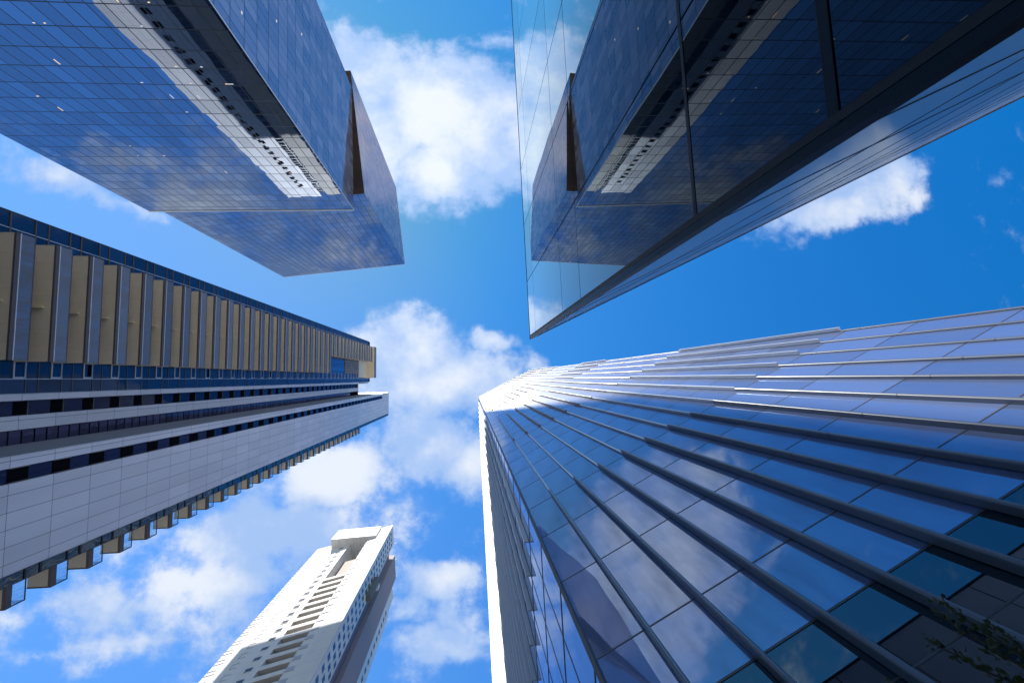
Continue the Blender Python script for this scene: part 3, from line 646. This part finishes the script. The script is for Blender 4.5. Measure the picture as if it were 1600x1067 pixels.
# ------------------------------------------------------------------ faceted glass building with vertical fins (photo: lower right)
def finned_building():
    A = R_(-27.4); d = 5.2; H = 117.8 + EYE
    n = Vector((-math.sin(A), math.cos(A)))
    root = thing('finned_glass_building', 'faceted blue glass building with rows of long metal fins, its top in sun', 'building', (n.x*d, n.y*d, 0), A)
    E_ = EYE; RP = 2.95; r0 = 4.98 + E_
    glass = mat_glass('pane_glass', (.14,.205,.40), (.66,.77,1.0), 2.3, .38, .012, tilt=.0025, wave=.006, wscale=.45, pu=0, bvar=.22, dirt=.35, rvar=.08, gain=1.5, haze=.085)
    glass_s = mat_glass('far_pane_glass', (.16,.215,.38), (.70,.79,1.0), 2.4, .42, .012, tilt=.0035, wave=.006, wscale=.45, pu=1, bvar=.22, rvar=.1, dirt=.3, gain=1.3, haze=.10)
    lobby = mat_glass('lobby_glass', (.002,.004,.007), (.8,.93,1), 1.5, .16, .01, tilt=.003, pu=0, bvar=.3)
    spand = mat_glass('spandrel_glass', (.10,.16,.24), (.8,.9,1), 1.6, .05, .06, tilt=.002, pu=0, bvar=.15, dirt=.5)
    finm = mat_plain('fin_metal', (.23,.24,.26), .36, .08, nscale=2, metallic=.45, spec=.5)
    bladem = mat_plain('blade_metal', (.66,.66,.66), .42, .07, nscale=2, metallic=.45)
    tr = mat_plain('transom_metal', (.13,.125,.12), .45, metallic=.3)
    bodym = mat_plain('body_wall', (.05,.055,.07), .8)
    x0, x1, NC = -.30, 14.14, 14; P = (x1-x0)/NC
    ww = Vector((.05745,.99835)); wang = math.atan2(ww.y, ww.x) - A
    wl = Vector((math.cos(wang), math.sin(wang)))
    WL = 78
    V2 = Vector((x0, 0)); Wend = V2 + wl*WL
    ins = .09
    MB().prism([(x0+.12,ins),(x1-.02,ins),(x1+10,45),(Wend.x+.2,Wend.y)],0,H-.1).build('body', bodym, root)
    MB().prism([(x0+.02,.02),(x1-.04,.02),(x1+10,45),(Wend.x+.1,Wend.y)],H-.09,H+.25).build('roof', finm, root)
    rows = [r0 + RP*i for i in range(-2, 60)]
    rows = [z for z in rows if z < H] + [H]
    # main facade panes
    stuff = MB()
    mesh = MB().box(.02,P-.02,-.01,.05,.02,RP-.02).mesh('glass_pane', glass)
    for i in range(len(rows)-1):
        za, zb = rows[i], rows[i+1]
        for c in range(NC):
            xa = x0 + c*P
            if za < 6.2+E_-.1:
                if zb > 6.2+E_ :     # split row: lobby glass below, pale spandrel above
                    MB().box(xa+.02,xa+P-.02,-.012,.05,za+.02,6.22+E_-.03).build('lobby_pane', lobby, root)
                    MB().box(xa+.02,xa+P-.02,-.0101,.05,6.22+E_+.03,zb-.02).build('glass_pane', glass, root)
                else: MB().box(xa+.02,xa+P-.02,-.012,.05,za+.02,zb-.02).build('lobby_pane', lobby, root)
            elif i < 9 and zb-za > 2.9:
                o = bpy.data.objects.new('glass_pane', mesh); COL.objects.link(o); o.parent = root; o.location = (xa,0,za)
            else: stuff.box(xa+.02,xa+P-.02,-.01,.05,za+.02,zb-.02)
    MB().box(x0,x1,-.012,.05,0,rows[0]-.02).build('lobby_base', lobby, root)
    stuff.build('glass_pane', glass_s, root, kind='stuff')
    for i, z in enumerate(rows[:-1]):
        MB().box(x0,x1,-.016,.06,z-.016,z+.016).build('transom', tr, root)
    MB().box(x0,x1,-.017,.055,6.22+E_-.016,6.22+E_+.016).build('transom', tr, root)
    m = MB()
    for c in range(NC+1): m.box(x0+c*P-.014,x0+c*P+.014,-.018,.062,0,H-.1)
    m.build('mullion', tr, root)
    MB().box(x1-.03,x1+.03,-.05,.3,0,H).build('edge_trim', finm, root)
    # fin shapes (local: outward is -y)
    def tube(mb, h):
        # a bar with a round nose
        seg = 10; w = .046; dp = .235; z = 0; step = 2*RP
        while z < h-.05:
            zt = min(h, z+step) - .015
            prof = [(-w,-.028)] + [(-w*math.cos(math.pi*s/seg), -dp+w-w*math.sin(math.pi*s/seg)) for s in range(seg+1)] + [(w,-.028)]
            m_ = len(prof)
            def side(i0, i1, smooth):      # flat flanks and the round nose keep their own vertices, so shading stays clean
                k = len(mb.v); n_ = i1-i0+1
                mb.v += [(x,y,z) for x,y in prof[i0:i1+1]]+[(x,y,zt) for x,y in prof[i0:i1+1]]
                for s in range(n_-1): mb.f.append((k+s,k+s+1,k+n_+s+1,k+n_+s)); mb.sm.append(smooth)
            side(0,1,False); side(1,m_-2,True); side(m_-2,m_-1,False)
            k2 = len(mb.v); mb.v += [(x,y,z) for x,y in prof]+[(x,y,zt) for x,y in prof]
            mb.f.append(tuple(k2+s for s in reversed(range(m_)))); mb.sm.append(False)
            mb.f.append(tuple(k2+m_+s for s in range(m_))); mb.sm.append(False)
            z += step
        return mb
    def blade(mb, h):
        z = 0; step = 2*RP
        while z < h-.05:
            zt = min(h, z+step) - .012
            mb.prism([(-.022,-.028),(-.022,-.155),(-.034,-.165),(-.034,-.19),(.034,-.19),(.034,-.165),(.022,-.155),(.022,-.028)], z, zt)
            z += step
        return mb
    tiers = [('t',0,17.0),('b',17.05,31.3),('t',31.35,49),('b',49.05,60.3),('t',60.35,77),('b',77.05,97),('t',97.05,117.7)]
    T = [(k, (a + E_) if a else 0, b + E_) for k, a, b in tiers]
    meshes = []
    for k, a, b in T:
        mb = MB(); (tube if k == 't' else blade)(mb, b-a); meshes.append(mb.mesh('fin', [finm] if k == 't' else [bladem]))
    def depth(kind, x):      # one set of fins grows shallower along the front, the set above it deeper
        f = max(0, min(1, (x-4.5)/7.5)) if kind == 't' else max(0, min(1, (x-2.5)/9.0))
        return (1.0-.72*f) if kind == 't' else (.38+.62*f)
    for ti, (k, a, b) in enumerate(T[:6]):
        for c in range(1, NC+1):
            o = bpy.data.objects.new('fin', meshes[ti]); COL.objects.link(o); o.parent = root; o.location = (x0+c*P,0,a); o.scale.y = depth(k, x0+c*P)
    mb = MB()
    for c in range(1, NC+1):
        q = MB(); tube(q, T[6][2]-T[6][1]); off = len(mb.v)
        mb.v += [(x+x0+c*P,y,z+T[6][1]) for x,y,z in q.v]; mb.f += [tuple(i+off for i in f) for f in q.f]; mb.sm += q.sm
    mb.build('top_fins', finm, root, kind='stuff')
    # west facade, turned; its own x runs away from the corner, outward is +y
    def W(mbx, name, mat, kind=None): return mbx.build(name, mat, root, (V2.x, V2.y, 0), wang, kind)
    PW = 1.2; NW = 64
    stuff = MB()
    for i in range(len(rows)-1):
        for c in range(NW):
            stuff.box(c*PW+.02,c*PW+PW-.02,-.05,.01,rows[i]+.02,rows[i+1]-.02)
    W(stuff, 'side_glass_pane', glass_s, 'stuff')
    m = MB()
    for z in rows[1:-1]: m.box(0.02,NW*PW,-.06,.024,z-.02,z+.02)
    W(m, 'side_transom', tr)
    m = MB()
    for c in range(1, NW+1): m.box(c*PW-.016,c*PW+.016,-.06,.02,0,H-.1)
    W(m, 'side_mullion', tr)
    MB().box(-.05,.05,-.045,.045,0,H-.1).build('corner_post', tr, root, (V2.x,V2.y,0), wang/2)
    def shape(kind, h, c):
        q = MB()
        (blade)(q, h)
        return [(x+c*PW, -y, z) for x,y,z in q.v], [tuple(reversed(f)) for f in q.f], q.sm
    sbl = []
    for ti in range(1,6):
        k, a, b = T[ti]; q = MB(); v,f,s = shape('b', b-a, 0); q.v, q.f, q.sm = v,f,s; sbl.append(q.mesh('side_fin', bladem))
    for ti in range(1,6):
        k, a, b = T[ti]
        for c in range(1, 20):
            o = bpy.data.objects.new('side_fin', sbl[ti-1]); COL.objects.link(o); o.parent = root
            p = V2 + wl*(c*PW); o.location = (p.x, p.y, a); o.rotation_euler = (0,0,wang)
    mb = MB()
    for ti in range(1,7):
        k, a, b = T[ti]
        for c in range(20 if ti < 6 else 1, NW+1):
            v,f,s = shape('b', b-a, c); off = len(mb.v)
            mb.v += [(x,y,z+a) for x,y,z in v]; mb.f += [tuple(i+off for i in g) for g in f]; mb.sm += s
    W(mb, 'side_fin', bladem, 'stuff')
finned_building()
# ------------------------------------------------------------------ small sharp-cornered glass pavilion (photo: upper right)
def pavilion():
    h = 10.98; E = Vector((.13219*h, -.08672*h)); H = h + EYE
    A = R_(87.0); B = R_(-26.45)
    root = thing('glass_pavilion', 'low dark-glass pavilion with a knife-sharp corner right overhead, mirroring the blue tower', 'pavilion', (E.x, E.y, 0), A)
    # local: x along facade A (the wall runs to -x from the corner), outward of A is +y
    b = B - A; bx, by = math.cos(b), math.sin(b)
    LA, LB = 20.0, 20.0
    gA = mat_glass('dark_mirror_glass', (.0015,.003,.006), (.90,.98,1.0), 1.36, .035, .004, tilt=.0012, wave=.0035, wscale=.55, pu=0, bvar=.3, gain=2.5)
    gB = mat_glass('side_mirror_glass', (.50,.57,.66), (.85,.93,1.0), 1.5, .06, .10, tilt=.0015, wave=.0025, wscale=.6, pu=0, bvar=.12, gain=.42, rvar=.1)
    black = mat_plain('black_steel', (.003,.003,.004), .35, .1, spec=.25)
    seal = mat_plain('black_seal', (.01,.01,.012), .5)
    zs = [0, 1.0+EYE-.9, 1.62+EYE, 2.75+EYE, 5.84+EYE, 7.02+EYE, 10.03+EYE, H]
    pitch = 1.42
    xs = [0] + [-(.0 + pitch*k) for k in range(1, int(LA/pitch)+1)]
    g = .009
    for i in range(len(zs)-1):
        for k in range(len(xs)-1):
            MB().box(xs[k+1]+g, xs[k]-(g if k else .055), -.05, 0, zs[i]+g, zs[i+1]-g).build('mirror_pane', gA, root)
    MB().box(-LA,-.05,-.09,-.055,0,H-.05).build('facade_backing', seal, root)
    m = MB()
    m.box(xs[-1],-.05,-.04,.006,1.62+EYE-.028,1.62+EYE+.028).build('transom', black, root)
    MB().box(xs[-1],-.05,-.04,.004,2.75+EYE-.018,2.75+EYE+.018).build('transom', black, root)
    MB().box(-.052,.0,-.05,.004,0,H).build('corner_post', black, root)
    MB().box(xs[-1],.0,-.05,.006,H+.002,H+.03).build('roof_edge', black, root)
    # facade B
    def Bp(mb, name, mat): return mb.build(name, mat, root, (0,0,0), b)
    # in B's own frame: x away from the corner, body side is +y or -y depending on the turn
    sgn = -1.0
    xb = [0.02] + [1.42*k for k in range(1, int(LB/1.42)+1)]
    for i in range(len(zs)-1):
        for k in range(len(xb)-1):
            Bp(MB().box(xb[k]+g, xb[k+1]-g, -.05, 0, zs[i]+g, zs[i+1]-g), 'side_pane', gB)
    for z in zs[1:-1]: Bp(MB().box(.02,xb[-1],-.03,.0035,z-.012,z+.012), 'side_transom', black)
    mm = MB()
    for x in xb[1:-1]: mm.box(x-.012,x+.012,-.03,.0025,0,H-.02)
    Bp(mm, 'side_mullion', black)
    Bp(MB().box(.02,LB-1,-.09,-.055,0,H-.05), 'side_backing', seal)
    Bp(MB().box(.0,xb[-1],-.05,.006,H+.002,H+.03), 'roof_edge', black)
    # roof and hidden far walls close the volume
    pA = Vector((-LA, 0)); pB = Vector((bx, by))*LB
    MB().prism([(-.03,-.1),(pA.x,-.1),(pB.x*.9-4,pB.y*.9-9),(pB.x,pB.y-.1)][::-1],H-.04,H).build('roof', seal, root)
pavilion()

# ------------------------------------------------------------------ young tree by the finned building (photo: its top sprigs, bottom right)
def tree():
    root = thing('young_tree', 'small leafy young tree, its top sprigs dark green against the finned building', 'tree', (3.80,2.08,0))
    rs = random.Random(11)
    bark = mat_plain('bark', (.09,.065,.045), .9, .3, 8)
    m, t = new_mat('leaf'); geo = t.node('ShaderNodeNewGeometry')
    c = t.mixc(geo.outputs['Random Per Island'], (.03,.045,.008), (.085,.10,.022))
    bs = t.node('ShaderNodeBsdfPrincipled', i_Roughness=.45); t.link(c, bs.inputs['Base Color'])
    tl = t.node('ShaderNodeBsdfTranslucent'); t.link(c, tl.inputs[0])
    mx = t.node('ShaderNodeMixShader', i_0=.3); t.link(bs.outputs[0], mx.inputs[1]); t.link(tl.outputs[0], mx.inputs[2])
    o = t.node('ShaderNodeOutputMaterial'); t.link(mx.outputs[0], o.inputs[0])
    tk = MB().tube([(0,0,0),(.03,.02,1.1),(-.02,.04,2.4),(.02,0,4.2)], [.07,.06,.045,.02])
    lv = MB()
    def leaf(p, dr, s):
        dr = dr.normalized(); u = dr.cross(Vector((rs.uniform(-1,1),rs.uniform(-1,1),rs.uniform(-1,1)))).normalized(); n = dr.cross(u)
        a = p; tip = p + dr*s; md = p + dr*s*.5 + n*s*.08
        i = len(lv.v); lv.v += [tuple(a), tuple(md+u*s*.32), tuple(tip), tuple(md-u*s*.32)]
        lv.f += [(i,i+1,i+2,i+3)]; lv.sm += [False]
    for b in range(36):
        an = rs.uniform(0, 2*math.pi); z0 = rs.uniform(2.5, 4.15)
        ln = rs.uniform(.6, 1.3); el = rs.uniform(.3, 1.3)
        d = Vector((math.cos(an)*math.cos(el), math.sin(an)*math.cos(el), math.sin(el)))
        if b == 0: d = Vector((-.30,-.2,.9)).normalized(); z0 = 3.5; ln = .85
        p0 = Vector((0,0,z0)); pts = [p0]
        for s in range(1,6):
            d = (d + Vector((rs.uniform(-.18,.18),rs.uniform(-.18,.18),rs.uniform(0,.16)))).normalized()
            pts.append(pts[-1] + d*ln/5)
        tk.tube(pts, [.016,.013,.010,.008,.006,.003], 5)
        for s in range(120):
            f = rs.uniform(.25,1)*5; i = min(4,int(f)); q = pts[i].lerp(pts[i+1], f-i)
            leaf(q + Vector((rs.uniform(-1,1),rs.uniform(-1,1),rs.uniform(-1,1)))*.035, d*.6 + Vector((rs.uniform(-1,1),rs.uniform(-1,1),rs.uniform(-.4,.8))), rs.uniform(.028,.06))
    tk.build('trunk', bark, root); lv.build('crown', m, root)
tree()
